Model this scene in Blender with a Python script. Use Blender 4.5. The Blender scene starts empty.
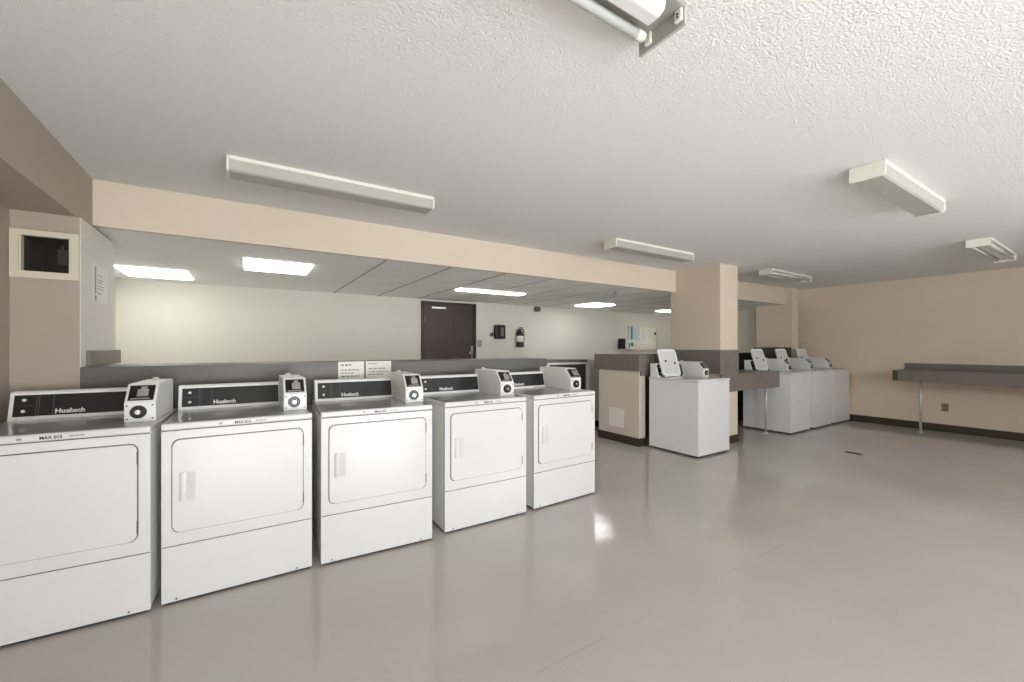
import bpy, bmesh, math, random
from mathutils import Vector, Matrix

random.seed(7)
S = bpy.context.scene
COL = S.collection
PI = math.pi

# ------------------------------------------------------------------ camera
cam_d = bpy.data.cameras.new('camera')
cam = bpy.data.objects.new('camera', cam_d)
COL.objects.link(cam)
cam_d.sensor_width = 36.0
cam_d.lens = 415.0 / 1024.0 * 36.0
cam_d.shift_y = 6.3 / 1024.0
cam_d.clip_start = 0.02
TH = math.radians(57.3)                       # row direction (+x) lies 57.3 deg right of the view
cam.location = (0, 0, 1.30)
cam.rotation_euler = (PI / 2, 0, -(PI / 2 - TH))
S.camera = cam

# ------------------------------------------------------------------ exposure
S.view_settings.view_transform = 'Standard'
S.view_settings.look = 'None'
S.view_settings.gamma = 1.0
S.view_settings.use_curve_mapping = False
S.view_settings.exposure = 0.0
S.cycles.use_denoising = True
S.cycles.max_bounces = 10
S.cycles.diffuse_bounces = 6

# ------------------------------------------------------------------ world and daylight
W = bpy.data.worlds.new('daylight')
S.world = W
W.use_nodes = True
W.node_tree.nodes['Background'].inputs[0].default_value = (0.86, 0.93, 1.0, 1)
W.node_tree.nodes['Background'].inputs[1].default_value = 1.0

WINDOWS = [(-0.7, 0.6), (0.9, 2.2), (4.0, 6.0)]   # unseen windows behind the camera, spans shaped to set the light
WIN_Z = (0.12, 2.2)
SILLS = [0.12, 0.12, 1.35]                         # third sill raised to shrink its sun patch
BACK_Y = -2.6
WIN_POWER = [85, 165, 165]
for (xa, xb), pw, sl in zip(WINDOWS, WIN_POWER, SILLS):
    ld = bpy.data.lights.new('window_daylight', 'AREA')
    ld.shape = 'RECTANGLE'
    ld.size = xb - xa
    ld.size_y = 1.5 if sl < 1 else 0.8
    ld.energy = pw
    ld.color = (0.96, 0.965, 1.0)
    lo = bpy.data.objects.new('window_daylight', ld)
    COL.objects.link(lo)
    lo.location = ((xa + xb) / 2, BACK_Y - 0.5, 0.81 if sl < 1 else 1.66)
    lo.rotation_euler = (PI / 2 + math.radians(16), 0, 0)   # added lamps tilted up to brighten the ceiling, like ground bounce

sun = bpy.data.lights.new('sun', 'SUN')
sun.energy = 28.5
sun.angle = math.radians(1.0)
sun.color = (1.0, 0.985, 1.0)
so = bpy.data.objects.new('sun', sun)
COL.objects.link(so)
so.rotation_euler = Vector((-0.30, 1.0, -0.86)).to_track_quat('-Z', 'Y').to_euler()   # sun added for an unseen floor patch that bounces onto the ceiling

# ------------------------------------------------------------------ materials
def lin(c):
    return tuple(((v / 255) / 12.92 if v / 255 <= 0.04045 else ((v / 255 + 0.055) / 1.055) ** 2.4) for v in c) + (1,)

def mat(name, rgb, rough=0.5, metal=0.0, noise=0.0, nscale=8.0, bump=0.0, bscale=60.0, bdist=0.01,
        coat=0.0, emit=None, spec=0.5, rvar=0.0, ior=None):
    m = bpy.data.materials.new(name)
    m.use_nodes = True
    nt = m.node_tree
    b = nt.nodes['Principled BSDF']
    c = lin(rgb)
    b.inputs['Base Color'].default_value = c
    b.inputs['Roughness'].default_value = rough
    b.inputs['Metallic'].default_value = metal
    b.inputs['Specular IOR Level'].default_value = spec
    if coat:
        b.inputs['Coat Weight'].default_value = coat
        b.inputs['Coat Roughness'].default_value = 0.08
    tc = nt.nodes.new('ShaderNodeTexCoord')
    if noise:
        n = nt.nodes.new('ShaderNodeTexNoise')
        n.inputs['Scale'].default_value = nscale
        n.inputs['Detail'].default_value = 5
        nt.links.new(tc.outputs['Object'], n.inputs['Vector'])
        r = nt.nodes.new('ShaderNodeValToRGB')
        lo = [max(0, v * (1 - noise)) for v in c[:3]] + [1]
        hi = [min(1, v * (1 + noise)) for v in c[:3]] + [1]
        r.color_ramp.elements[0].position = 0.3
        r.color_ramp.elements[1].position = 0.7
        r.color_ramp.elements[0].color = lo
        r.color_ramp.elements[1].color = hi
        nt.links.new(n.outputs['Fac'], r.inputs['Fac'])
        nt.links.new(r.outputs['Color'], b.inputs['Base Color'])
        if rvar:
            mr = nt.nodes.new('ShaderNodeMapRange')
            mr.inputs['From Min'].default_value = 0.3
            mr.inputs['From Max'].default_value = 0.7
            mr.inputs['To Min'].default_value = rough - rvar
            mr.inputs['To Max'].default_value = rough + rvar
            nt.links.new(n.outputs['Fac'], mr.inputs['Value'])
            nt.links.new(mr.outputs['Result'], b.inputs['Roughness'])
    if bump:
        n2 = nt.nodes.new('ShaderNodeTexNoise')
        n2.inputs['Scale'].default_value = bscale
        n2.inputs['Detail'].default_value = 4
        n2.inputs['Roughness'].default_value = 0.6
        nt.links.new(tc.outputs['Object'], n2.inputs['Vector'])
        bm_ = nt.nodes.new('ShaderNodeBump')
        bm_.inputs['Strength'].default_value = bump
        bm_.inputs['Distance'].default_value = bdist
        nt.links.new(n2.outputs['Fac'], bm_.inputs['Height'])
        nt.links.new(bm_.outputs['Normal'], b.inputs['Normal'])
    if emit:
        b.inputs['Emission Color'].default_value = lin(emit[0])
        b.inputs['Emission Strength'].default_value = emit[1]
    return m

M = {}
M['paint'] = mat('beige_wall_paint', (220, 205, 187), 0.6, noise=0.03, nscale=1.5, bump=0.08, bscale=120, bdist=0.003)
M['cream'] = mat('cream_wall_paint', (225, 222, 211), 0.6, noise=0.02, nscale=1.5, bump=0.06, bscale=120, bdist=0.003)
M['pier'] = mat('darkened_beige_paint', (172, 161, 148), 0.6, noise=0.02, nscale=1.5)  # wall beige with the dimness of the left side put into its colour
M['wing'] = mat('pale_beige_paint', (216, 206, 192), 0.6, noise=0.03, nscale=1.5)
M['laminate_cool'] = mat('dark_grey_laminate', (98, 95, 91), 0.42, noise=0.06, nscale=14)
M['laminate'] = mat('grey_brown_laminate', (122, 113, 107), 0.42, noise=0.06, nscale=14)
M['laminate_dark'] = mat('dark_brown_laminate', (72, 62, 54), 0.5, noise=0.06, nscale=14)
M['base'] = mat('dark_brown_rubber_base', (62, 52, 40), 0.45)
M['tile'] = mat('ceiling_tile', (246, 249, 247), 0.8, noise=0.03, nscale=30, bump=0.15, bscale=160, bdist=0.003)
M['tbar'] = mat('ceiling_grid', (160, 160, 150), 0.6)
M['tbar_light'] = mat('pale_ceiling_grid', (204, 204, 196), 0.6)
M['enamel'] = mat('white_enamel', (222, 222, 223), 0.2, noise=0.012, nscale=3, coat=0.3)
M['enamel_side'] = mat('white_enamel_panel', (236, 237, 236), 0.3, noise=0.015, nscale=3)
M['worktop'] = mat('grey_glossy_worktop', (166, 168, 168), 0.14, noise=0.03, nscale=3)
M['recess_shade'] = mat('recess_shade_grey', (206, 206, 206), 0.5)
M['groove'] = mat('grey_rubber_seal', (96, 96, 98), 0.6)
M['black'] = mat('black_plastic', (20, 20, 21), 0.3)
M['panel'] = mat('charcoal_control_panel', (25, 25, 26), 0.42)
M['line'] = mat('grey_print', (110, 110, 112), 0.5)
M['inkwhite'] = mat('white_print', (236, 236, 234), 0.5)
M['ink'] = mat('black_print', (30, 30, 32), 0.6)
M['inkgrey'] = mat('grey_text_print', (156, 152, 147), 0.6)
M['steel'] = mat('brushed_steel', (190, 190, 190), 0.3, metal=0.9, noise=0.05, nscale=40)
M['coin_metal'] = mat('grey_painted_metal', (230, 231, 229), 0.38, metal=0.05, noise=0.03, nscale=20)
M['leg_metal'] = mat('satin_leg_metal', (208, 206, 200), 0.3, metal=0.45)
M['chrome'] = mat('chrome', (225, 225, 225), 0.12, metal=1.0)
M['fixture'] = mat('white_fixture_metal', (232, 230, 220), 0.4)
M['lens'] = mat('milky_acrylic_lens', (176, 174, 168), 0.35, noise=0.02, nscale=12)
M['tube'] = mat('white_glass_tube', (196, 198, 196), 0.15)
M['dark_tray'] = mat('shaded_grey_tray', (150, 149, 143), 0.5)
M['glow'] = mat('lit_diffuser', (250, 250, 245), 0.5, emit=((255, 253, 252), 6.7))
M['glow_bright'] = mat('bright_lit_diffuser', (250, 250, 245), 0.5, emit=((255, 253, 251), 9.5))
M['door'] = mat('dark_brown_door', (66, 47, 44), 0.45, noise=0.06, nscale=6)
M['doorframe'] = mat('very_dark_brown_frame', (44, 32, 28), 0.45)
M['paper'] = mat('white_paper', (240, 237, 230), 0.75)
M['card'] = mat('grey_card', (236, 236, 238), 0.7)
M['trimcream'] = mat('cream_trim', (214, 206, 184), 0.5)
M['outlet'] = mat('tan_plastic', (150, 128, 100), 0.5)
M['socket'] = mat('dark_tan_plastic', (112, 94, 72), 0.5)
M['whiteplate'] = mat('white_plate', (240, 234, 224), 0.5)
M['red'] = mat('dark_red_enamel', (54, 24, 22), 0.3)
M['teal'] = mat('teal_print', (84, 132, 136), 0.5)
M['paleblue'] = mat('pale_blue_print', (196, 214, 220), 0.6)
M['cork'] = mat('pale_pinboard', (236, 228, 208), 0.8, noise=0.05, nscale=60)
M['panelgrey'] = mat('pale_grey_green_panel', (236, 239, 233), 0.5)
M['tubwell'] = mat('tub_steel', (120, 122, 124), 0.35, metal=0.7)
M['rubber'] = mat('black_rubber', (24, 22, 20), 0.8)
M['slab'] = mat('sidewalk_white', (214, 214, 210), 0.8)

def popcorn():
    m = bpy.data.materials.new('popcorn_ceiling')
    m.use_nodes = True
    nt = m.node_tree
    b = nt.nodes['Principled BSDF']
    b.inputs['Base Color'].default_value = lin((236, 235, 234))
    b.inputs['Roughness'].default_value = 0.9
    tc = nt.nodes.new('ShaderNodeTexCoord')
    n = nt.nodes.new('ShaderNodeTexNoise')
    n.inputs['Scale'].default_value = 120
    n.inputs['Detail'].default_value = 3
    n.inputs['Roughness'].default_value = 0.65
    v = nt.nodes.new('ShaderNodeTexVoronoi')
    v.inputs['Scale'].default_value = 85
    a = nt.nodes.new('ShaderNodeMath')
    a.operation = 'SUBTRACT'
    nt.links.new(tc.outputs['Object'], n.inputs['Vector'])
    nt.links.new(tc.outputs['Object'], v.inputs['Vector'])
    nt.links.new(n.outputs['Fac'], a.inputs[0])
    sc = nt.nodes.new('ShaderNodeMath')
    sc.operation = 'MULTIPLY'
    sc.inputs[1].default_value = 0.3
    nt.links.new(v.outputs['Distance'], sc.inputs[0])
    nt.links.new(sc.outputs[0], a.inputs[1])
    bu = nt.nodes.new('ShaderNodeBump')
    bu.inputs['Strength'].default_value = 0.8
    bu.inputs['Distance'].default_value = 0.012
    nt.links.new(a.outputs[0], bu.inputs['Height'])
    nt.links.new(bu.outputs['Normal'], b.inputs['Normal'])
    return m
M['popcorn'] = popcorn()

def floor_material():
    m = bpy.data.materials.new('polished_vinyl_floor')
    m.use_nodes = True
    nt = m.node_tree
    b = nt.nodes['Principled BSDF']
    tc = nt.nodes.new('ShaderNodeTexCoord')
    def noise(scale, detail, dist=0.0):
        n = nt.nodes.new('ShaderNodeTexNoise')
        n.inputs['Scale'].default_value = scale
        n.inputs['Detail'].default_value = detail
        n.inputs['Distortion'].default_value = dist
        nt.links.new(tc.outputs['Object'], n.inputs['Vector'])
        return n
    n1 = noise(0.9, 4)
    n2 = noise(160, 2)
    r1 = nt.nodes.new('ShaderNodeValToRGB')
    r1.color_ramp.elements[0].position = 0.3
    r1.color_ramp.elements[1].position = 0.72
    r1.color_ramp.elements[0].color = lin((192, 185, 179))
    r1.color_ramp.elements[1].color = lin((204, 197, 191))
    nt.links.new(n1.outputs['Fac'], r1.inputs['Fac'])
    mx = nt.nodes.new('ShaderNodeMixRGB')
    mx.blend_type = 'MULTIPLY'
    mx.inputs[0].default_value = 0.16
    nt.links.new(r1.outputs['Color'], mx.inputs[1])
    nt.links.new(n2.outputs['Color'], mx.inputs[2])
    # a worn welded seam of the sheet vinyl running along the room
    sp = nt.nodes.new('ShaderNodeSeparateXYZ')
    nt.links.new(tc.outputs['Object'], sp.inputs[0])
    def mth(op, a, v):
        q = nt.nodes.new('ShaderNodeMath')
        q.operation = op
        nt.links.new(a, q.inputs[0])
        if hasattr(v, 'is_output'):
            nt.links.new(v, q.inputs[1])
        else:
            q.inputs[1].default_value = v
        return q.outputs[0]
    dist = mth('ABSOLUTE', mth('SUBTRACT', sp.outputs[1], 1.34), 0.0)
    on = mth('LESS_THAN', dist, 0.0035)
    worn = mth('GREATER_THAN', noise(3.0, 3).outputs['Fac'], 0.50)
    k = mth('MULTIPLY', mth('MULTIPLY', on, worn), 0.14)
    sm = nt.nodes.new('ShaderNodeMixRGB')
    sm.inputs[2].default_value = lin((96, 88, 82))
    nt.links.new(k, sm.inputs[0])
    nt.links.new(mx.outputs[0], sm.inputs[1])
    nt.links.new(sm.outputs[0], b.inputs['Base Color'])
    n3 = noise(2.4, 6, 0.8)
    mr = nt.nodes.new('ShaderNodeMapRange')
    mr.inputs['From Min'].default_value = 0.3
    mr.inputs['From Max'].default_value = 0.7
    mr.inputs['To Min'].default_value = 0.08
    mr.inputs['To Max'].default_value = 0.15
    nt.links.new(n3.outputs['Fac'], mr.inputs['Value'])
    nt.links.new(mr.outputs['Result'], b.inputs['Roughness'])
    n4 = noise(7, 2)
    bu = nt.nodes.new('ShaderNodeBump')
    bu.inputs['Strength'].default_value = 0.06
    bu.inputs['Distance'].default_value = 0.02
    nt.links.new(n4.outputs['Fac'], bu.inputs['Height'])
    nt.links.new(bu.outputs['Normal'], b.inputs['Normal'])
    b.inputs['Specular IOR Level'].default_value = 0.42
    return m
M['floor'] = floor_material()

def pane_material(name, dark=False):
    m = bpy.data.materials.new(name)
    m.use_nodes = True
    nt = m.node_tree
    nt.nodes.remove(nt.nodes['Principled BSDF'])
    out = nt.nodes['Material Output']
    t = nt.nodes.new('ShaderNodeBsdfTransparent')
    t.inputs[0].default_value = (0.5, 0.5, 0.5, 1) if dark else (0.95, 0.97, 0.96, 1)
    g = nt.nodes.new('ShaderNodeBsdfGlossy')
    g.inputs['Roughness'].default_value = 0.02
    mix = nt.nodes.new('ShaderNodeMixShader')
    mix.inputs[0].default_value = 0.05
    nt.links.new(t.outputs[0], mix.inputs[1])
    nt.links.new(g.outputs[0], mix.inputs[2])
    nt.links.new(mix.outputs[0], out.inputs[0])
    return m
M['pane'] = pane_material('window_pane')
M['darkpane'] = pane_material('tinted_pane', True)

# ------------------------------------------------------------------ mesh helpers
def box(bm, x0, x1, y0, y1, z0, z1, bevel=0.0, seg=2, mi=0, mx=None):
    vs = [bm.verts.new((x, y, z)) for x in (x0, x1) for y in (y0, y1) for z in (z0, z1)]
    q = [(0, 1, 3, 2), (4, 6, 7, 5), (0, 4, 5, 1), (2, 3, 7, 6), (0, 2, 6, 4), (1, 5, 7, 3)]
    fs = [bm.faces.new([vs[i] for i in f]) for f in q]
    for f in fs:
        f.material_index = mi
    if bevel:
        es = list({e for f in fs for e in f.edges})
        r = bmesh.ops.bevel(bm, geom=es, offset=bevel, segments=seg, profile=0.5, affect='EDGES')
        vs = list({v for f in r['faces'] for v in f.verts} | {v for v in vs if v.is_valid})
        for f in {f for v in vs for f in v.link_faces}:
            f.material_index = mi
    if mx is not None:
        for v in vs:
            v.co = mx @ v.co
    return vs

def prism_x(bm, prof, x0, x1, mi=0, bevel=0.0):
    """profile of (y, z) points pulled along x"""
    a = [bm.verts.new((x0, y, z)) for y, z in prof]
    b = [bm.verts.new((x1, y, z)) for y, z in prof]
    fs = [bm.faces.new(a), bm.faces.new(list(reversed(b)))]
    n = len(prof)
    for i in range(n):
        fs.append(bm.faces.new((a[i], b[i], b[(i + 1) % n], a[(i + 1) % n])))
    for f in fs:
        f.material_index = mi
    if bevel:
        es = list({e for f in fs for e in f.edges})
        bmesh.ops.bevel(bm, geom=es, offset=bevel, segments=2, profile=0.5, affect='EDGES')

def cyl(bm, p0, p1, r, r2=None, n=20, mi=0):
    p0, p1 = Vector(p0), Vector(p1)
    d = p1 - p0
    q = d.to_track_quat('Z', 'Y').to_matrix().to_4x4()
    mx = Matrix.Translation((p0 + p1) / 2) @ q
    r = bmesh.ops.create_cone(bm, cap_ends=True, segments=n, radius1=r, radius2=r if r2 is None else r2,
                              depth=d.length, matrix=mx)
    for v in r['verts']:
        for f in v.link_faces:
            f.material_index = mi
            if len(f.verts) == 4:
                f.smooth = True

def lathe(bm, prof, cx, cy, n=24, mi=0):
    rings = []
    for r, z in prof:
        rings.append([bm.verts.new((cx + r * math.cos(2 * PI * i / n), cy + r * math.sin(2 * PI * i / n), z)) for i in range(n)])
    for a, b in zip(rings, rings[1:]):
        for i in range(n):
            f = bm.faces.new((a[i], a[(i + 1) % n], b[(i + 1) % n], b[i]))
            f.smooth = True
            f.material_index = mi
    bm.faces.new(list(reversed(rings[0]))).material_index = mi
    bm.faces.new(rings[-1]).material_index = mi

def round_slab(bm, x0, x1, z0, z1, y0, y1, rad, n=6, bevel=0.0, mi=0, mx=None):
    """rounded rectangle in the x-z plane, front face at y0 and back at y1"""
    pts = []
    for cx, cz, a0 in ((x1 - rad, z1 - rad, 0), (x0 + rad, z1 - rad, PI / 2), (x0 + rad, z0 + rad, PI), (x1 - rad, z0 + rad, 1.5 * PI)):
        for i in range(n + 1):
            a = a0 + i * PI / 2 / n
            pts.append((cx + rad * math.cos(a), cz + rad * math.sin(a)))
    f = [bm.verts.new((x, y0, z)) for x, z in pts]
    b = [bm.verts.new((x, y1, z)) for x, z in pts]
    ff = bm.faces.new(f)
    bf = bm.faces.new(list(reversed(b)))
    k = len(pts)
    side = [bm.faces.new((f[i], b[i], b[(i + 1) % k], f[(i + 1) % k])) for i in range(k)]
    for s in side:
        s.smooth = True
    for s in side + [ff, bf]:
        s.material_index = mi
    vs = f + b
    if bevel:
        es = list(ff.edges)
        r = bmesh.ops.bevel(bm, geom=es, offset=bevel, segments=3, profile=0.5, affect='EDGES')
        vs = [v for v in vs if v.is_valid] + [v for g in r['faces'] for v in g.verts]
        vs = list(set(vs))
    if mx is not None:
        for v in vs:
            v.co = mx @ v.co

def obj(name, bm, mats, parent=None, label=None):
    bmesh.ops.recalc_face_normals(bm, faces=bm.faces[:])
    me = bpy.data.meshes.new(name)
    bm.to_mesh(me)
    bm.free()
    for m in (mats if isinstance(mats, (list, tuple)) else [mats]):
        me.materials.append(M[m])
    o = bpy.data.objects.new(name, me)
    COL.objects.link(o)
    if parent is not None:
        o.parent = parent
    if label:
        o['label'] = label
    return o

def NB():
    return bmesh.new()

def one(fn, *a, **k):
    bm = NB()
    fn(bm, *a, **k)
    return bm

def tag(o, label, cat, group=None, kind=None):
    o['label'] = label
    o['category'] = cat
    if group:
        o['group'] = group
    if kind:
        o['kind'] = kind
    return o

def thing(name, label, cat, loc=(0, 0, 0), rotz=0.0, group=None):
    o = bpy.data.objects.new(name, None)
    o.empty_display_size = 0.1
    COL.objects.link(o)
    o.location = loc
    o.rotation_euler = (0, 0, rotz)
    return tag(o, label, cat, group)

def struct(name, bm, mats, parent=None):
    o = obj(name, bm, mats, parent)
    if parent is None:
        o['kind'] = 'structure'
    return o

def dup(root, loc, rotz, label):
    def rec(o, parent):
        c = o.copy()
        COL.objects.link(c)
        if parent is not None:
            c.parent = parent
        for ch in kids.get(o.name, []):
            rec(ch, c)
        return c
    kids = {}
    for o in list(bpy.data.objects):
        if o.parent is not None:
            kids.setdefault(o.parent.name, []).append(o)
    r = rec(root, None)
    r.location = loc
    r.rotation_euler = (0, 0, rotz)
    r['label'] = label
    return r

def text(name, body, width, m, parent, mx, bold=0.0, depth=0.0006):
    """flat raised lettering, scaled to a width, lying in its own x-y plane before mx"""
    cu = bpy.data.curves.new('lettering_curve', 'FONT')
    cu.body = body
    cu.size = 1
    cu.offset = bold
    cu.resolution_u = 3
    to = bpy.data.objects.new('lettering_tmp', cu)
    COL.objects.link(to)
    dg = bpy.context.evaluated_depsgraph_get()
    me = bpy.data.meshes.new_from_object(to.evaluated_get(dg))
    bpy.data.objects.remove(to)
    bm = NB()
    bm.from_mesh(me)
    bpy.data.meshes.remove(me)
    xs = [v.co.x for v in bm.verts]
    k = width / (max(xs) - min(xs))
    x0 = min(xs)
    r = bmesh.ops.extrude_face_region(bm, geom=bm.faces[:])
    for e in r['geom']:
        if isinstance(e, bmesh.types.BMVert):
            e.co.z += depth / k
    for v in bm.verts:
        v.co = mx @ Vector(((v.co.x - x0) * k, v.co.y * k, v.co.z * k))
    return obj(name, bm, m, parent)

def text_lines(bm, x0, x1, rows, y, seed, height=0.006, gap=0.006, mi=1):
    """illegible small print: rows of word-length bars on a sheet facing -y"""
    rnd = random.Random(seed)
    for z, frac, h in rows:
        x = x0
        end = x0 + (x1 - x0) * frac
        while x < end:
            w = rnd.uniform(0.012, 0.034)
            box(bm, x, min(x + w, end), y - 0.0006, y + 0.0006, z - h / 2, z + h / 2, mi=mi)
            x += w + gap

UP = Matrix(((1, 0, 0, 0), (0, 0, -1, 0), (0, 1, 0, 0), (0, 0, 0, 1)))   # text plane -> facing -y

# ================================================================== THE SETTING
CE = 2.41       # popcorn ceiling
TC = 2.105      # lower tiled ceiling of the back room and underside of the header
XR = 9.04
struct('floor', one(box, -1.5, 9.3, BACK_Y - 0.1, 6.8, -0.1, 0.0), 'floor')
struct('ceiling', one(box, -1.5, 9.3, BACK_Y - 0.1, 4.0, CE, CE + 0.1), 'popcorn')
bm = NB()
box(bm, -1.5, 9.3, 3.835, 6.8, TC, TC + 0.12)
for k in range(12):
    x = 1.095 + 0.645 * k
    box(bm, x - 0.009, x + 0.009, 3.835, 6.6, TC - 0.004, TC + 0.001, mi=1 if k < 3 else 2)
for y in (4.45, 5.06, 5.67, 6.28):
    box(bm, 1.095, XR, y - 0.006, y + 0.006, TC - 0.003, TC + 0.001, mi=2)
struct('ceiling_back', bm, ['tile', 'tbar', 'tbar_light'])
struct('wall_header', one(box, -0.85, 8.56, 3.8, 3.84, TC, CE), 'paint')
# left side: side wall, soffit above it, pier with the small hatch window
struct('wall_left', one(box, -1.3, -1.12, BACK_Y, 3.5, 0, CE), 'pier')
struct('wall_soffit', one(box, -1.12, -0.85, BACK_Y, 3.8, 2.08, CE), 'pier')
bm = NB()      # pier built round its hatch opening
HX0, HX1, HZ0, HZ1 = -1.086, -0.870, 1.732, 1.944
box(bm, -1.12, HX0, 3.5, 4.25, 0, 2.08)
box(bm, HX1, -0.838, 3.5, 3.8, 0, 2.08)
box(bm, HX1, -0.838, 3.8, 4.25, 0, 2.08)
box(bm, -0.838, -0.834, 3.502, 4.25, 0, 2.08, mi=2)  # paler side face puts the back-room light into its colour
box(bm, HX0, HX1, 3.5, 4.25, 0, HZ0)
box(bm, HX0, HX1, 3.5, 4.25, HZ1, 2.08)
box(bm, HX0, HX1, 3.85, 4.25, HZ0, HZ1, mi=1)  # black face colours in the darkness of the room behind
box(bm, -1.12, -0.85, 3.8, 4.25, 2.08, TC)
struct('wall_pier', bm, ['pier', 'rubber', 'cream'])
struct('wall_back_left', one(box, -1.45, -1.28, 4.25, 6.7, 0, TC), 'cream')
bm = NB()
box(bm, -1.45, 9.15, 6.6, 6.75, 0, TC)
struct('wall_back', bm, 'cream')
struct('wall_right', one(box, XR, XR + 0.15, BACK_Y, 6.6, 0, CE), 'paint')
struct('wall_back_right', one(box, XR - 0.02, XR, 4.36, 6.6, 0, TC), 'cream')
struct('wall_stub', one(box, 8.54, 8.79, 3.68, 4.32, 0, CE), 'paint')
struct('wall_column', one(box, 5.28, 5.70, 3.13, 3.89, 0, CE), 'paint')
# wall behind the camera, pierced by the three guessed windows
bm = NB()
xs = [-1.3] + [v for w in WINDOWS for v in w] + [XR + 0.15]
for i in range(0, len(xs), 2):
    box(bm, xs[i], xs[i + 1], BACK_Y - 0.12, BACK_Y, 0, CE)
for (a, b), sz in zip(WINDOWS, SILLS):
    box(bm, a, b, BACK_Y - 0.12, BACK_Y, 0, sz)
    box(bm, a, b, BACK_Y - 0.12, BACK_Y, WIN_Z[1], CE)
struct('wall_front', bm, 'paint')
for i, ((a, b), sz) in enumerate(zip(WINDOWS, SILLS)):
    bm = NB()
    for x in (a, (a + b) / 2 - 0.025, b - 0.05):
        box(bm, x, x + 0.05, BACK_Y - 0.09, BACK_Y - 0.03, sz, WIN_Z[1])
    for z in (sz, WIN_Z[1] - 0.05):
        box(bm, a, b, BACK_Y - 0.085, BACK_Y - 0.035, z, z + 0.05)
    w = struct('window_%d' % (i + 2), bm, 'fixture')
    struct('pane', one(box, a, b, BACK_Y - 0.062, BACK_Y - 0.058, sz, WIN_Z[1]), 'pane', w)

# hatch window in the pier
bm = NB()
for x0, x1, z0, z1 in ((-1.116, HX0 + 0.004, 1.697, 1.972), (HX1 - 0.004, -0.838, 1.697, 1.972),
                       (HX0 + 0.004, HX1 - 0.004, 1.697, HZ0 + 0.004), (HX0 + 0.004, HX1 - 0.004, HZ1 - 0.004, 1.972)):
    box(bm, x0, x1, 3.478, 3.5, z0, z1)
hw = struct('window_1', bm, 'trimcream')
bm = NB()
for x0, x1, z0, z1 in ((HX0 + 0.004, HX0 + 0.012, HZ0 + .004, HZ1 - .004), (HX1 - 0.012, HX1 - 0.004, HZ0 + .004, HZ1 - .004)):
    box(bm, x0, x1, 3.49, 3.53, z0, z1)
struct('window_sash', bm, 'trimcream', hw)
struct('pane', one(box, HX0 + .004, HX1 - .004, 3.535, 3.538, HZ0 + .002, HZ1 - .002), 'darkpane', hw)
bm = NB()
box(bm, -0.957, -0.913, 3.60, 3.602, 1.80, 1.895)
box(bm, -0.942, -0.932, 3.60, 3.602, 1.895, 1.922)
tag(obj('hanging_card', bm, 'card'), 'grey card hanging behind the dark glass of the small hatch window', 'card')

# low wall behind the dryers with its grey laminate band
struct('wall_low', one(box, -0.834, 2.64, 3.53, 3.92, 0, 0.88), 'paint')
struct('trim_1', one(box, -0.838, 2.695, 3.50, 3.97, 0.86, 1.18, bevel=0.004), 'laminate_cool')
struct('trim_2', one(box, -0.834, -0.812, 3.6, 4.34, 1.18, 1.28, bevel=0.003), 'laminate')
# counter and pale panel deep in the back room
bm = NB()
box(bm, 2.9, 4.64, 5.02, 5.4, 0, 1.03, mi=1)
box(bm, 2.88, 4.655, 4.99, 5.42, 1.065, 1.105, mi=0)
box(bm, 2.9, 4.645, 5.0, 5.4, 1.03, 1.065, mi=2)
struct('wall_low_back', bm, ['laminate', 'laminate_dark', 'panelgrey'])
bm = NB()
box(bm, 4.66, 5.6, 5.0, 5.12, 0, 1.105)
box(bm, 4.685, 5.5, 4.992, 5.0, 0.10, 1.02, bevel=0.003)
struct('wall_low_panel', bm, 'panelgrey')
struct('baseboard_back', one(box, 4.66, 5.6, 4.985, 5.0, 0, 0.09), 'base')
# island: thin wing wall, cap, dark recess behind the washers
struct('wall_wing', one(box, 4.33, 4.45, 3.67, 4.40, 0, 1.0), 'wing')
struct('baseboard_wing', one(box, 4.315, 4.465, 3.655, 4.40, 0, 0.105), 'base')
bm = NB()
box(bm, 4.30, 4.60, 3.645, 4.47, 0.985, 1.205, bevel=0.003)
box(bm, 4.35, 4.60, 3.645, 3.69, 0.925, 0.99)
struct('trim_3', bm, 'laminate')
bm = NB()
box(bm, 4.45, 8.54, 4.02, 4.40, 0, 0.9, mi=0)  # lower wall coloured dark for the shade in the gap behind the machines
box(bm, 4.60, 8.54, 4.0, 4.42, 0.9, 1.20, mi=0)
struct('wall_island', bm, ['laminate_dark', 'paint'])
struct('trim_4', one(box, 5.264, 5.714, 3.118, 3.90, 0.945, 1.265, bevel=0.003), 'laminate')
struct('baseboard_column', one(box, 5.268, 5.712, 3.118, 3.90, 0, 0.105), 'base')
struct('trim_5', one(box, 7.28, 8.54, 3.69, 3.73, 0.6, 1.30), 'laminate_dark')
struct('trim_6', one(box, 8.53, 8.62, 4.32, 4.34, 0, 2.03), 'tbar')
struct('baseboard_right', one(box, XR - 0.014, XR, BACK_Y, 3.68, 0, 0.115, bevel=0.003), 'base')

# ================================================================== DRYERS
def slope_frame(p0, p1):
    """matrix: x stays x, local y runs up the slope from p0 to p1 (y, z), local z points outward (to -y)"""
    d = Vector((0, p1[0] - p0[0], p1[1] - p0[1])).normalized()
    n = Vector((1, 0, 0)).cross(d)
    if n.y > 0:
        n = -n
    return Matrix(((1, 0, 0, 0), (0, d.y, n.y, p0[0]), (0, d.z, n.z, p0[1]), (0, 0, 0, 1)))

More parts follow.
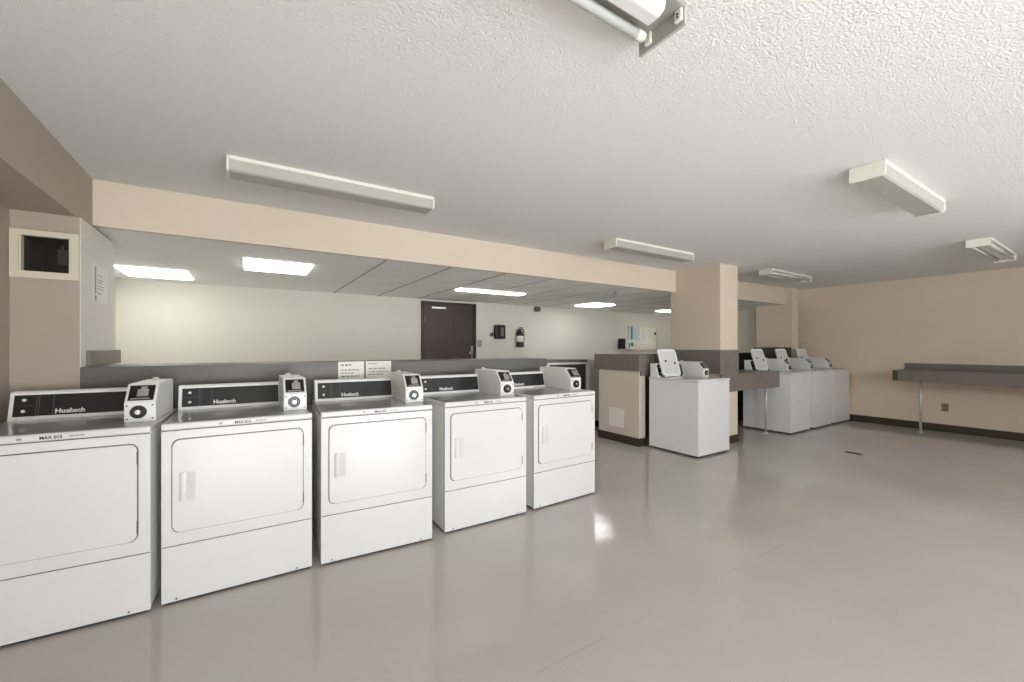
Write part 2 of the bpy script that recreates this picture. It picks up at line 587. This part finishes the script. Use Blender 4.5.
def coin_box(root, xa, xb, yf, yb, zb, top, name='coin_box'):
    brk = zb + 0.10
    cb = obj(name, one(prism_x, [(yf, zb), (yf, brk), (yf + 0.078, top), (yb, top), (yb, zb)], xa, xb, bevel=0.004), 'coin_metal', root)
    m_ = (xa + xb) / 2
    # lower plate with the round coin lock
    bm = NB()
    round_slab(bm, xa + 0.009, xb - 0.009, zb + 0.012, brk - 0.008, yf - 0.003, yf + 0.001, 0.006, n=3)
    pl = obj('lock_plate', bm, 'coin_metal', cb)
    bm = NB()
    cyl(bm, (m_ - 0.006, yf - 0.002, zb + 0.053), (m_ - 0.006, yf - 0.016, zb + 0.053), 0.034, 0.032, n=28)
    obj('lock_bezel', bm, 'black', cb)
    bm = NB()
    cyl(bm, (m_ - 0.006, yf - 0.014, zb + 0.053), (m_ - 0.006, yf - 0.021, zb + 0.053), 0.0135, 0.012, n=20)
    box(bm, m_ - 0.0085, m_ - 0.0035, yf - 0.024, yf - 0.020, zb + 0.044, zb + 0.062)
    obj('lock_cylinder', bm, 'chrome', cb)
    for dx in (0.013, (xb - xa) - 0.013):
        for dz in (0.018, 0.086):
            bm = NB()
            cyl(bm, (xa + dx, yf - 0.003, zb + dz), (xa + dx, yf - 0.006, zb + dz), 0.0045, n=10)
            obj('screw', bm, 'line', cb)
    # slanted face with the coin slide
    mx = slope_frame((yf, brk), (yf + 0.078, top))
    L = math.hypot(0.078, top - brk)
    bm = NB()
    box(bm, xa + 0.012, xb - 0.012, 0.014, L - 0.014, -0.001, 0.003, mx=mx)
    obj('slide_plate', bm, 'black', cb)
    bm = NB()
    box(bm, m_ - 0.018, m_ + 0.030, 0.030, L - 0.045, 0.003, 0.014, bevel=0.003, mx=mx)
    box(bm, m_ - 0.005, m_ + 0.020, L - 0.05, L - 0.026, 0.003, 0.008, mx=mx)
    box(bm, m_ - 0.040, m_ + 0.036, 0.018, 0.024, 0.003, 0.007, mx=mx)
    obj('coin_slide', bm, 'chrome', cb)
    bm = NB()
    lathe(bm, [(0.017, top - 0.002), (0.017, top + 0.008), (0.013, top + 0.014)], m_ - 0.01, yb - 0.06, n=16)
    obj('key_lock', bm, 'fixture', cb)
    return cb

def control_console(root, xa, xb, p0, p1, pb, label_x, name='console'):
    prof = [p0, p1, (p1[0] + 0.012, p1[1] + 0.006), (pb, p1[1] + 0.004), (pb, p0[1])]
    cs = obj(name, one(prism_x, prof, xa, xb, bevel=0.003), 'enamel_side', root)
    mx = slope_frame(p0, p1)
    L = math.hypot(p1[0] - p0[0], p1[1] - p0[1])
    xc = xa + 0.018
    bm = NB()
    box(bm, xc, xb - 0.010, 0.020, L - 0.014, -0.001, 0.002, mx=mx)
    for x in (xc + 0.084, xc + 0.093, xc + 0.148):
        box(bm, x, x + 0.0018, 0.024, L - 0.018, 0.0015, 0.0026, mi=1, mx=mx)
    box(bm, xc + 0.012, xc + 0.078, L * 0.52, L * 0.52 + 0.0015, 0.0015, 0.0026, mi=1, mx=mx)
    obj('display_panel', bm, ['panel', 'groove'], cs)
    for s in (0.32, 0.72):
        bm = NB()
        c0 = mx @ Vector((xc + 0.038, L * s, 0.002))
        c1 = mx @ Vector((xc + 0.038, L * s, 0.010))
        cyl(bm, c0, c1, 0.0085, 0.007, n=16)
        obj('push_button', bm, 'inkwhite', cs)
    t = text('lettering', 'Huebsch', 0.118, 'inkwhite', cs, mx @ Matrix.Translation((label_x, 0.030, 0.002)), bold=0.045)
    t['label'] = 'white brand lettering'
    return cs

def make_dryer():
    t = thing('dryer', '', 'dryer', group='white front-loading dryers in the row')
    HW, D = 0.3415, 0.71
    bm = NB()
    box(bm, -HW, HW, 0.004, D - 0.01, 0.016, 0.885, bevel=0.006)
    obj('cabinet', bm, 'enamel_side', t)
    obj('dark_gap_fill', one(box, -HW + 0.008, HW - 0.008, 0.010, D - 0.02, 0.004, 0.018), 'rubber', t)  # black fill painting the shade in the gap under the cabinet
    obj('panel_seam', one(box, -HW + 0.003, HW - 0.003, 0.0004, 0.01, 0.288, 0.303), 'groove', t)
    obj('lip_seam', one(box, -HW + 0.003, HW - 0.003, 0.0004, 0.01, 0.872, 0.884), 'groove', t)
    bm = NB()
    box(bm, -HW, HW, -0.002, 0.02, 0.2975, 0.877, bevel=0.003)
    obj('front_panel', bm, 'enamel', t)
    bm = NB()
    box(bm, -HW, HW, -0.001, 0.02, 0.014, 0.2935, bevel=0.003)
    for x in (-HW + 0.06, HW - 0.08):
        cyl(bm, (x, -0.001, 0.028), (x, -0.004, 0.028), 0.005, n=10, mi=1)
    obj('lower_panel', bm, ['enamel', 'line'], t)
    bm = NB()
    box(bm, -HW - 0.001, HW + 0.001, -0.008, D - 0.01, 0.881, 0.915, bevel=0.010, seg=3)
    text_lines(bm, 0.06, 0.11, [(0.898, 1, 0.006)], -0.0082, 4, gap=0.002)
    box(bm, -0.105, -0.09, -0.0088, -0.0076, 0.893, 0.903, mi=1)
    top = obj('top_panel', bm, ['enamel', 'inkgrey'], t)
    obj('work_surface', one(round_slab, -HW + 0.006, HW - 0.006, -0.528, -0.004, 0.0, 0.0012, 0.012, mx=Matrix(((1, 0, 0, 0), (0, 0, -1, 0), (0, 1, 0, 0.915), (0, 0, 0, 1)))), 'worktop', top, 'grey glossy work surface')
    # small print on the front lip of the top
    mxt = Matrix.Translation((0, -0.0082, 0.891)) @ UP
    text('lettering', 'MAX 015', 0.072, 'ink', top, mxt @ Matrix.Translation((-0.035, 0, 0)), bold=0.03)
    # door
    bm = NB()
    round_slab(bm, -0.301, 0.297, 0.361, 0.836, -0.0035, 0.004, 0.034)
    obj('door_seal', bm, 'groove', t)
    bm = NB()
    round_slab(bm, -0.2965, 0.2925, 0.3655, 0.8315, -0.012, 0.0, 0.030, bevel=0.005)
    d = obj('door', bm, 'enamel', t)
    bm = NB()
    prof = [(-0.270, -0.0115), (-0.264, -0.020), (-0.252, -0.023), (-0.243, -0.021), (-0.240, -0.0115)]
    a = [bm.verts.new((x, y, 0.522)) for x, y in prof]
    b = [bm.verts.new((x, y, 0.664)) for x, y in prof]
    bm.faces.new(a)
    bm.faces.new(list(reversed(b)))
    for i in range(len(prof)):
        bm.faces.new((a[i], b[i], b[(i + 1) % len(prof)], a[(i + 1) % len(prof)]))
    bmesh.ops.bevel(bm, geom=bm.edges[:], offset=0.002, segments=2, affect='EDGES')
    obj('door_handle', bm, 'enamel', d)
    obj('handle_shade', one(round_slab, -0.238, -0.204, 0.522, 0.664, -0.0132, -0.011, 0.008, n=4), 'recess_shade', d)  # flat grey patch painting the shade of the handle recess
    for z in (0.40, 0.735):
        obj('hinge', one(box, 0.2915, 0.2975, -0.014, -0.003, z, z + 0.062, bevel=0.001), 'groove', d)
    for x in (-HW + 0.05, HW - 0.05):
        for y in (0.05, D - 0.07):
            bm = NB()
            cyl(bm, (x, y, 0.0), (x, y, 0.008), 0.020, 0.016, n=14)
            obj('foot', bm, 'rubber', t)
    control_console(t, -0.333, 0.211, (0.530, 0.915), (0.566, 1.058), 0.655, -0.158)
    coin_box(t, 0.206, 0.332, 0.162, 0.615, 0.915, 1.108)
    return t

DRY = [(-0.733, 2.684, -2.4, 'white dryer nearest the hatch window, cut off by the left edge of the photo'),
       (-0.013, 2.687, 0.0, 'white dryer second from the left, its door handle showing clearly'),
       (0.7165, 2.660, -3.0, 'white dryer in the middle of the row, in front of the two paper signs'),
       (1.504, 2.672, -0.5, 'white dryer fourth from the left, standing in front of the dark brown door'),
       (2.268, 2.692, 2.0, 'white dryer at the far right end of the row of five')]
d0 = None
for x, y, a, lab in DRY:
    if d0 is None:
        d0 = make_dryer()
        d0.location = (x, y, 0)
        d0.rotation_euler = (0, 0, math.radians(a))
        d0['label'] = lab
    else:
        dup(d0, (x, y, 0), math.radians(a), lab)

# ================================================================== WASHERS
def make_washer():
    t = thing('washing_machine', '', 'washing machine', group='white top-loading washers')
    HW, D = 0.324, 0.69
    bm = NB()
    for x0, x1, y0, y1 in ((-HW, -HW + 0.018, 0.0, D), (HW - 0.018, HW, 0.0, D), (-HW + 0.018, HW - 0.018, 0.0, 0.018), (-HW + 0.018, HW - 0.018, D - 0.018, D)):
        box(bm, x0, x1, y0, y1, 0.024, 0.888)
    box(bm, -HW + 0.018, HW - 0.018, 0.018, D - 0.018, 0.024, 0.04)
    obj('cabinet', bm, 'enamel_side', t)
    obj('front_panel', one(box, -HW, HW, -0.006, 0.004, 0.024, 0.886, bevel=0.004), 'enamel', t)
    obj('dark_gap_fill', one(box, -HW + 0.006, HW - 0.006, 0.006, D - 0.01, 0.012, 0.026), 'rubber', t)  # black fill for the dark gap line under the cabinet
    bm = NB()
    X0, X1, Y0, Y1 = -0.285, 0.055, 0.12, 0.475
    z0, z1 = 0.886, 0.918
    o = 0.006
    box(bm, -HW - o, HW + o, -0.012, Y0, z0, z1, bevel=0.006)
    box(bm, -HW - o, HW + o, Y1, D + o, z0, z1, bevel=0.006)
    box(bm, -HW - o, X0, Y0 - 0.01, Y1 + 0.01, z0, z1 - 0.0005)
    box(bm, X1, HW + o, Y0 - 0.01, Y1 + 0.01, z0, z1 - 0.0005)
    text_lines(bm, 0.04, 0.20, [(0.903, 1, 0.007)], -0.0125, 9, gap=0.004)
    top = obj('top_panel', bm, ['enamel', 'inkgrey'], t)
    bm = NB()
    cx, cy = (X0 + X1) / 2, (Y0 + Y1) / 2
    lathe(bm, [(0.10, 0.42), (0.235, 0.42), (0.245, 0.80), (0.20, 0.885), (0.175, 0.885), (0.21, 0.80), (0.20, 0.45), (0.09, 0.45)], -0.05, cy, n=28)
    obj('wash_tub', bm, 'tubwell', t)
    # open lid leaning back against the console
    mx = slope_frame((0.485, 0.922), (0.59, 1.272))
    L = math.hypot(0.105, 0.35)
    flip = mx @ Matrix(((1, 0, 0, 0), (0, 0, 1, 0), (0, -1, 0, 0), (0, 0, 0, 1)))
    bm = NB()
    round_slab(bm, -0.305, 0.055, 0.004, L, -0.008, 0.010, 0.045, n=6, bevel=0.004, mx=flip)
    lid = obj('lid', bm, 'enamel_side', t)
    bm = NB()
    round_slab(bm, -0.275, 0.025, 0.04, L - 0.03, -0.013, -0.006, 0.04, n=5, bevel=0.004, mx=flip)
    obj('lid_liner', bm, 'enamel', lid)
    for x, s in ((-0.205, 0.205), (-0.03, 0.175)):
        bm = NB()
        cyl(bm, mx @ Vector((x, s, 0.012)), mx @ Vector((x, s, 0.022)), 0.016, 0.012, n=14)
        obj('lid_bumper', bm, 'rubber', lid)
    for x in (-0.30, 0.062):
        obj('hinge', one(box, x, x + 0.014, 0.478, 0.51, 0.918, 0.95, bevel=0.002), 'line', t)
    for x in (-HW + 0.05, HW - 0.05):
        for y in (0.05, D - 0.06):
            bm = NB()
            cyl(bm, (x, y, 0.0), (x, y, 0.014), 0.022, 0.016, n=14)
            obj('foot', bm, 'rubber', t)
    control_console(t, -0.328, 0.198, (0.545, 0.918), (0.590, 1.088), 0.672, -0.14)
    coin_box(t, 0.198, 0.318, 0.262, 0.672, 0.918, 1.110)
    return t

WAS = [(4.752, 2.895, 0.0, 'white washer with open lid standing alone in front of the island'),
       (7.128, 2.955, 0.0, 'white washer with open lid partly behind the grey folding table'),
       (7.915, 2.955, 0.0, 'white washer with open lid, middle one of the three by the far wall'),
       (8.670, 2.955, 0.0, 'white washer with open lid closest to the right wall')]
w0 = None
for x, y, a, lab in WAS:
    if w0 is None:
        w0 = make_washer()
        w0.location = (x, y, 0)
        w0['label'] = lab
    else:
        dup(w0, (x, y, 0), a, lab)

# ================================================================== FOLDING COUNTERS
t = thing('folding_table', 'grey laminate folding table fixed to the column on one chrome leg', 'table', (6.05, 3.12, 0))
bm = NB()
box(bm, 5.716 - 6.05, 0.738, 0.02, 0.68, 0.90, 0.94, bevel=0.002)
obj('tabletop', bm, 'laminate', t)
obj('apron', one(box, 5.25 - 6.05, 0.738, -0.03, -0.004, 0.705, 0.942, bevel=0.003), 'laminate', t)
obj('end_apron', one(box, 0.712, 0.738, 0.0, 0.68, 0.72, 0.90, bevel=0.002), 'laminate', t)
bm = NB()
cyl(bm, (0.555, 0.08, 0.0), (0.555, 0.08, 0.90), 0.016, n=18)
lathe(bm, [(0.036, 0.0), (0.036, 0.006), (0.019, 0.02)], 0.555, 0.08, n=18)
obj('leg', bm, 'leg_metal', t)

t = thing('wall_counter', 'long grey laminate counter with backsplash along the right wall on a chrome leg', 'counter', (8.74, 1.005, 0))
Y0c, Y1c = -2.3, 1.225
obj('countertop', one(box, -0.28, 0.298, Y0c, Y1c, 0.905, 0.945, bevel=0.003), 'laminate', t)
obj('apron', one(box, -0.29, -0.262, Y0c, Y1c - 0.06, 0.78, 0.944, bevel=0.003), 'laminate', t)
obj('apron_end', one(box, -0.291, -0.255, Y1c - 0.06, Y1c + 0.002, 0.785, 0.943, bevel=0.003), 'laminate_dark', t, 'darker end block')
obj('backsplash', one(box, 0.272, 0.299, Y0c, Y1c, 0.945, 1.045, bevel=0.003), 'laminate', t)
for yy in (0.955, -1.6):
    bm = NB()
    cyl(bm, (-0.08, yy, 0.0), (-0.08, yy, 0.905), 0.016, n=18)
    lathe(bm, [(0.036, 0.0), (0.036, 0.006), (0.019, 0.02)], -0.08, yy, n=18)
    obj('leg', bm, 'leg_metal', t)

# ================================================================== CEILING FIXTURES
def lens_fixture(label, x0, x1, yc, lens=True):
    L = x1 - x0
    t = thing('fluorescent_fixture', label, 'ceiling light', ((x0 + x1) / 2, yc, CE), 0, 'surface fluorescent fixtures on the textured ceiling')
    h, Wd = L / 2, 0.0875
    bm = NB()
    box(bm, -h, h, -Wd, Wd, -0.022, -0.001, bevel=0.002)
    obj('housing', bm, 'fixture', t)
    if lens:
        bm = NB()
        prism_x(bm, [(-Wd + 0.004, -0.022), (-Wd + 0.012, -0.078), (-Wd + 0.022, -0.087), (Wd - 0.022, -0.087), (Wd - 0.012, -0.078), (Wd - 0.004, -0.022)], -h + 0.008, h - 0.008)
        obj('lens', bm, 'lens', t)
        prof = [(-Wd, -0.001), (-Wd, -0.084), (-Wd + 0.010, -0.092), (Wd - 0.010, -0.092), (Wd, -0.084), (Wd, -0.001)]
    else:
        prof = [(-Wd, -0.001), (-Wd, -0.080), (Wd, -0.080), (Wd, -0.001)]
        bm = NB()
        prism_x(bm, [(-0.030, -0.022), (-0.018, -0.062), (0.018, -0.062), (0.030, -0.022)], -h + 0.03, h - 0.03)
        obj('ballast_cover', bm, 'fixture', t)
        for s in (-1, 1):
            bm = NB()
            cyl(bm, (-h + 0.03, s * 0.062, -0.055), (h - 0.03, s * 0.062, -0.055), 0.0165, n=14)
            obj('tube', bm, 'tube', t)
    for s in (-1, 1):
        xa, xb = (-h - 0.004, -h + 0.008) if s < 0 else (h - 0.008, h + 0.004)
        obj('end_cap', one(prism_x, prof, xa, xb, bevel=0.0015), 'fixture', t)
    return t
lens_fixture('long white fluorescent fixture with grey lens above the dryers', -0.09, 1.17, 2.975)
lens_fixture('white fluorescent fixture with grey lens by the header, just left of the column', 3.155, 4.45, 3.045)
lens_fixture('white fluorescent fixture with grey lens standing out broadly at upper right', 3.17, 4.44, 0.955)
lens_fixture('open fluorescent fixture with bare tubes near the far corner beyond the column', 6.22, 7.46, 3.02, False)
lens_fixture('open fluorescent fixture with bare tubes at the right edge near the right wall', 6.30, 7.68, 0.995, False)

# nearest fixture: no lens, one tube missing
t = thing('fluorescent_fixture', 'nearest ceiling fixture at the top edge with one bare tube and one empty socket', 'ceiling light', (0.58, 0.912, CE), 0, 'surface fluorescent fixtures on the textured ceiling')
h, Wd = 0.61, 0.0925
bm = NB()
box(bm, -h, h, -Wd, Wd, -0.018, -0.001, bevel=0.002)
obj('housing', bm, 'dark_tray', t)
for x in (-h, h):
    obj('end_cap', one(box, x - 0.006, x + 0.006, -Wd, Wd, -0.072, -0.001, bevel=0.0015), 'lens', t)
bm = NB()
prism_x(bm, [(-0.078, -0.018), (-0.070, -0.045), (-0.050, -0.056), (-0.004, -0.056), (0.008, -0.018)], -h + 0.02, h - 0.075, bevel=0.006)
obj('ballast_cover', bm, 'enamel', t)
bm = NB()
cyl(bm, (-h + 0.05, 0.046, -0.044), (h - 0.075, 0.046, -0.044), 0.0165, n=18)
tb = obj('tube', bm, 'tube', t)
for x in (-h + 0.035, h - 0.058):
    bm = NB()
    cyl(bm, (x - 0.018, 0.046, -0.044), (x + 0.018, 0.046, -0.044), 0.0172, n=18)
    obj('tube_cap', bm, 'fixture', tb)
for x, s_ in ((-h + 0.006, 1), (h - 0.018, -1)):
    for y in (0.046, -0.074):
        bm = NB()
        box(bm, x, x + 0.012, y - 0.013, y + 0.013, -0.058, -0.018, bevel=0.003)
        if y < 0:
            for dz in (-0.036, -0.046):
                cyl(bm, (x + 0.006 + s_ * 0.005, y, dz), (x + 0.006 + s_ * 0.008, y, dz), 0.0035, n=10, mi=1)
        obj('lamp_socket', bm, ['fixture', 'black'], t)

# recessed lit troffers of the back room
LIT = [(-1.08, -0.52, 5.48, 6.12, 'lit square ceiling panel nearest the left end of the back room'),
       (-0.01, 0.555, 4.41, 5.0, 'lit square ceiling panel above the second dryer, just behind the header'),
       (2.44, 3.50, 5.09, 5.26, 'lit narrow ceiling strip in front of the dark brown door'),
       (5.27, 5.80, 5.47, 6.0, 'lit ceiling panel over the bright wall right of the fire extinguisher'),
       (7.55, 8.10, 5.68, 5.95, 'lit ceiling panel half hidden by the column')]
for x0, x1, y0, y1, lab in LIT:
    t = thing('ceiling_light', lab, 'ceiling light', ((x0 + x1) / 2, (y0 + y1) / 2, TC), 0, 'lit panels in the low ceiling')
    a, b = (x1 - x0) / 2, (y1 - y0) / 2
    bm = NB()
    for r in ((-a - .02, -a, -b - .02, b + .02), (a, a + .02, -b - .02, b + .02), (-a, a, -b - .02, -b), (-a, a, b, b + .02)):
        box(bm, r[0], r[1], r[2], r[3], -0.006, -0.0005)
    obj('frame', bm, 'fixture', t)
    obj('diffuser', one(box, -a, a, -b, b, -0.024, -0.001, bevel=0.007), 'glow' if x0 < 2 else 'glow_bright', t)

bm = NB()
lathe(bm, [(0.035, TC), (0.035, TC - 0.008), (0.012, TC - 0.012), (0.012, TC - 0.03), (0.028, TC - 0.033), (0.028, TC - 0.037)], 4.52, 4.25, n=18)
tag(obj('sprinkler_head', bm, 'steel'), 'small metal sprinkler head in the tiled ceiling near the header', 'sprinkler')

# ================================================================== BACK WALL THINGS
bm = NB()
YB = 6.6
box(bm, 2.446, 2.50, YB - 0.03, YB, 0, 2.07)
box(bm, 3.41, 3.461, YB - 0.03, YB, 0, 2.07)
box(bm, 2.50, 3.41, YB - 0.03, YB, 2.03, 2.07)
dr = struct('door_1', bm, 'doorframe')
struct('door_leaf', one(box, 2.50, 3.41, YB - 0.018, YB - 0.002, 0.01, 2.03), 'door', dr)
struct('door_panel', one(box, 3.04, 3.235, YB - 0.026, YB - 0.017, 1.32, 1.83, bevel=0.004), 'door', dr)
struct('door_closer', one(box, 2.61, 2.87, YB - 0.06, YB - 0.018, 1.945, 1.985, bevel=0.006), 'steel', dr)
bm = NB()
cyl(bm, (3.33, YB - 0.018, 1.20), (3.33, YB - 0.06, 1.20), 0.03, n=16)
cyl(bm, (3.33, YB - 0.06, 1.20), (3.33, YB - 0.075, 1.20), 0.036, 0.028, n=16)
box(bm, 3.36, 3.40, YB - 0.022, YB - 0.017, 1.10, 1.32)
struct('door_handle', bm, 'chrome', dr)
struct('hinge', one(box, 2.496, 2.512, YB - 0.034, YB - 0.016, 1.72, 1.82), 'line', dr)

t = thing('wall_dispenser', 'black wall dispenser between the brown door and the fire extinguisher', 'dispenser', (3.935, YB, 1.455))
obj('housing', one(box, -0.10, 0.10, -0.10, 0, 0, 0.255, bevel=0.012), 'black', t)
obj('viewing_window', one(box, -0.005, 0.06, -0.104, -0.09, 0.05, 0.21, bevel=0.003), 'line', t)
bm = NB()
cyl(bm, (3.79, YB, 1.534), (3.79, YB - 0.03, 1.534), 0.04, 0.034, n=18)
cyl(bm, (3.79, YB - 0.03, 1.534), (3.79, YB - 0.04, 1.534), 0.018, n=14, mi=1)
tag(obj('wall_bell', bm, ['line', 'black']), 'small round dark fitting on the wall just left of the black dispenser', 'fitting')
t = thing('light_switch', 'beige switch plate on the wall right beside the brown door', 'light switch', (3.545, YB, 1.368))
obj('plate', one(box, -0.045, 0.045, -0.008, 0, -0.06, 0.06, bevel=0.003), 'pier', t)
obj('toggle', one(box, -0.008, 0.008, -0.02, -0.006, -0.014, 0.014, bevel=0.002), 'trimcream', t)

t = thing('fire_extinguisher', 'dark red fire extinguisher hung on the cream back wall', 'fire extinguisher', (4.36, YB, 1.30))
bm = NB()
lathe(bm, [(0.05, 0.0), (0.066, 0.012), (0.068, 0.03), (0.068, 0.255), (0.055, 0.29), (0.026, 0.31), (0.024, 0.325)], 0, -0.085, n=24)
obj('cylinder', bm, 'red', t)
bm = NB()
lathe(bm, [(0.0695, 0.10), (0.0695, 0.215)], 0, -0.085, n=24)
obj('instruction_label', bm, 'paper', t)
bm = NB()
cyl(bm, (0, -0.085, 0.325), (0, -0.085, 0.355), 0.018, n=14)
box(bm, -0.012, 0.075, -0.095, -0.075, 0.365, 0.377)
box(bm, -0.012, 0.065, -0.095, -0.075, 0.342, 0.352)
obj('valve_handle', bm, 'black', t)
bm = NB()
pts = [(0.02, -0.085, 0.345), (0.075, -0.09, 0.33), (0.092, -0.09, 0.26), (0.085, -0.09, 0.12), (0.078, -0.09, 0.05)]
for a, b in zip(pts, pts[1:]):
    cyl(bm, a, b, 0.009, n=10)
cyl(bm, pts[-1], (0.075, -0.09, 0.0), 0.010, 0.016, n=10)
obj('hose', bm, 'rubber', t)
obj('wall_bracket', one(box, -0.03, 0.03, -0.03, 0, 0.16, 0.34), 'steel', t)

bm = NB()
box(bm, 4.745, 4.845, YB - 0.09, YB, 2.0, 2.09, bevel=0.012)
cyl(bm, (4.795, YB - 0.09, 2.04), (4.795, YB - 0.11, 2.03), 0.03, 0.022, n=16)
tag(obj('motion_sensor', bm, 'line'), 'small dark grey sensor box high on the back wall under the tiled ceiling', 'sensor')

t = thing('paper_dispenser', 'black wall dispenser with grey side, just left of the pinboard', 'dispenser', (7.14, YB, 1.262))
obj('housing', one(box, -0.06, 0.05, -0.13, 0, 0, 0.235, bevel=0.01), 'black', t)
obj('side_cover', one(box, 0.051, 0.14, -0.11, 0, 0.005, 0.20, bevel=0.008), 'card', t)

t = thing('pinboard', 'pale pinboard on the far back wall covered with notices', 'bulletin board', (7.905, YB, 1.23))
bm = NB()
box(bm, -0.49, 0.49, -0.02, 0, 0, 0.565)
obj('board', bm, 'cork', t)
bm = NB()
for r in ((-0.5, -0.485, 0, 0.57), (0.485, 0.5, 0, 0.57)):
    box(bm, r[0], r[1], -0.028, 0, r[2], r[3])
box(bm, -0.5, 0.5, -0.028, 0, 0.555, 0.57)
box(bm, -0.5, 0.5, -0.028, 0, 0, 0.012)
obj('frame', bm, 'trimcream', t)
PAPERS = [(7.435, 7.475, 1.47, 1.77, 'paleblue', 'narrow pale blue notice at the left edge of the pinboard'),
          (7.475, 7.545, 1.46, 1.785, 'teal', 'tall dark teal strip pinned left on the pinboard'),
          (7.56, 7.78, 1.45, 1.77, 'paleblue', 'wide pale blue notice beside the teal strip'),
          (7.82, 8.03, 1.42, 1.735, 'paper', 'tall white notice in the middle of the pinboard'),
          (7.80, 8.04, 1.30, 1.405, 'paper', 'small wide white notice low on the pinboard'),
          (8.075, 8.25, 1.46, 1.76, 'paper', 'tilted white notice on the right of the pinboard'),
          (8.10, 8.37, 1.28, 1.42, 'whiteplate', 'wide cream notice in the lower right corner of the pinboard')]
for i, (x0, x1, z0, z1, m_, lab) in enumerate(PAPERS):
    c = ((x0 + x1) / 2, YB - 0.0215, (z0 + z1) / 2)
    n = thing('notice', lab, 'notice', c, 0, 'notices on the far pinboard')
    if 'tilted' in lab:
        n.rotation_euler = (0, math.radians(8), 0)
    a, b = (x1 - x0) / 2, (z1 - z0) / 2
    bm = NB()
    box(bm, -a, a, -0.0015, 0, -b, b)
    if m_ == 'paper':
        text_lines(bm, -a + 0.02, a - 0.02, [(b - 0.04, 0.7, 0.012)] + [(b - 0.07 - 0.025 * k, 0.95, 0.006) for k in range(int((2 * b - 0.09) / 0.025))], -0.0016, i)
    obj('sheet', bm, [m_, 'inkgrey'], n)
bm = NB()
cyl(bm, (8.335, YB - 0.02, 1.63), (8.335, YB - 0.03, 1.63), 0.032, n=18)
tag(obj('round_badge', bm, 'black'), 'small round black badge at the right side of the pinboard', 'badge')
t = thing('flyer_box', 'white and teal flyer box on the far wall right of the black dispenser', 'flyer box', (7.44, YB - 0.001, 1.25))
obj('box', one(box, -0.12, 0.125, -0.08, -0.03, 0, 0.225, bevel=0.004), 'inkwhite', t)
bm = NB()
cyl(bm, (0.02, -0.0795, 0.115), (0.02, -0.083, 0.115), 0.05, n=20)
box(bm, -0.09, -0.05, -0.082, -0.0795, 0.03, 0.15)
obj('print', bm, 'teal', t)

# ================================================================== SMALL THINGS NEAR
# paper notice on the side of the pier
n = thing('notice', 'tall white notice with a dark spine taped on the side of the left pier', 'notice', (-0.8338, 3.9, 1.72))
bm = NB()
box(bm, 0, 0.0015, -0.17, 0.17, -0.12, 0.13)
box(bm, 0.001, 0.0022, -0.125, -0.105, -0.065, 0.115, mi=2)
box(bm, 0.001, 0.0022, -0.125, -0.10, -0.115, -0.075, mi=2)
rnd = random.Random(3)
for z in (0.06, 0.03, 0.012, -0.01, -0.03, -0.06):
    box(bm, 0.001, 0.002, -0.07, -0.07 + rnd.uniform(0.09, 0.17), z, z + 0.006, mi=1)
obj('sheet', bm, ['paper', 'inkgrey', 'line'], n)

# two signs on the grey band behind the middle dryer
for x0, x1, lab, rows in ((0.615, 0.812, 'left of the two white paper signs, behind the middle dryer',
                           [(0.075, 0.5, 0.014), (0.035, 0.9, 0.011), (0.012, 0.6, 0.010), (-0.015, 0.9, 0.012), (-0.05, 0.8, 0.010)]),
                          (0.826, 1.033, 'right of the two white paper signs, behind the middle dryer',
                           [(0.082, 0.4, 0.008), (0.042, 0.85, 0.010), (0.018, 0.95, 0.008), (-0.005, 0.7, 0.010), (-0.04, 0.9, 0.010)])):
    n = thing('paper_sign', lab, 'sign', ((x0 + x1) / 2, 3.4985, 1.083), 0, 'white paper signs on the grey band')
    a = (x1 - x0) / 2
    bm = NB()
    box(bm, -a, a, -0.003, 0, -0.10, 0.103)
    text_lines(bm, -a + 0.02, a - 0.02, rows, -0.0031, int(x0 * 100), gap=0.007)
    obj('sheet', bm, ['paper', 'inkgrey'], n)

tag(obj('access_plate', one(box, 4.322, 4.33, 3.925, 4.195, 0.205, 0.46, bevel=0.002), 'whiteplate'),
    'blank pale square plate low on the wing wall by the lone washer', 'plate')
t = thing('power_outlet', 'tan power outlet on the right wall below the long counter', 'outlet', (XR, 1.77, 0.375))
obj('plate', one(box, -0.007, 0, -0.04, 0.04, -0.06, 0.06, bevel=0.003), 'outlet', t)
for dz in (-0.026, 0.026):
    bm = NB()
    cyl(bm, (-0.006, 0, dz), (-0.010, 0, dz), 0.016, n=14)
    obj('socket', bm, 'socket', t)

t = thing('floor_drain', 'small dark slot drain in the open floor before the right wall', 'drain', (6.28, 2.02, 0), math.radians(-4))
bm = NB()
for r in ((-0.035, -0.025, -0.085, 0.085), (0.025, 0.035, -0.085, 0.085), (-0.035, 0.035, -0.085, -0.075), (-0.035, 0.035, 0.075, 0.085)):
    box(bm, r[0], r[1], r[2], r[3], 0.0, 0.003)
obj('frame', bm, 'base', t)
bm = NB()
box(bm, -0.025, 0.025, -0.075, 0.075, 0.0, 0.001)
for k in range(6):
    y = -0.065 + 0.026 * k
    box(bm, -0.025, 0.025, y - 0.004, y + 0.004, 0.0, 0.0025)
obj('grate', bm, 'rubber', t)

# hoses behind the lone washer
bm = NB()
for x, y, r in ((4.50, 3.80, 0.014), (4.55, 3.82, 0.014)):
    cyl(bm, (x, y, 0.02), (x, y, 0.85), r, n=10)
    cyl(bm, (x, y, 0.85), (x, 4.0, 0.85), r, n=10)
tag(obj('water_hose', bm, 'rubber'), 'black water hoses in the dark gap behind the lone washer', 'hose')
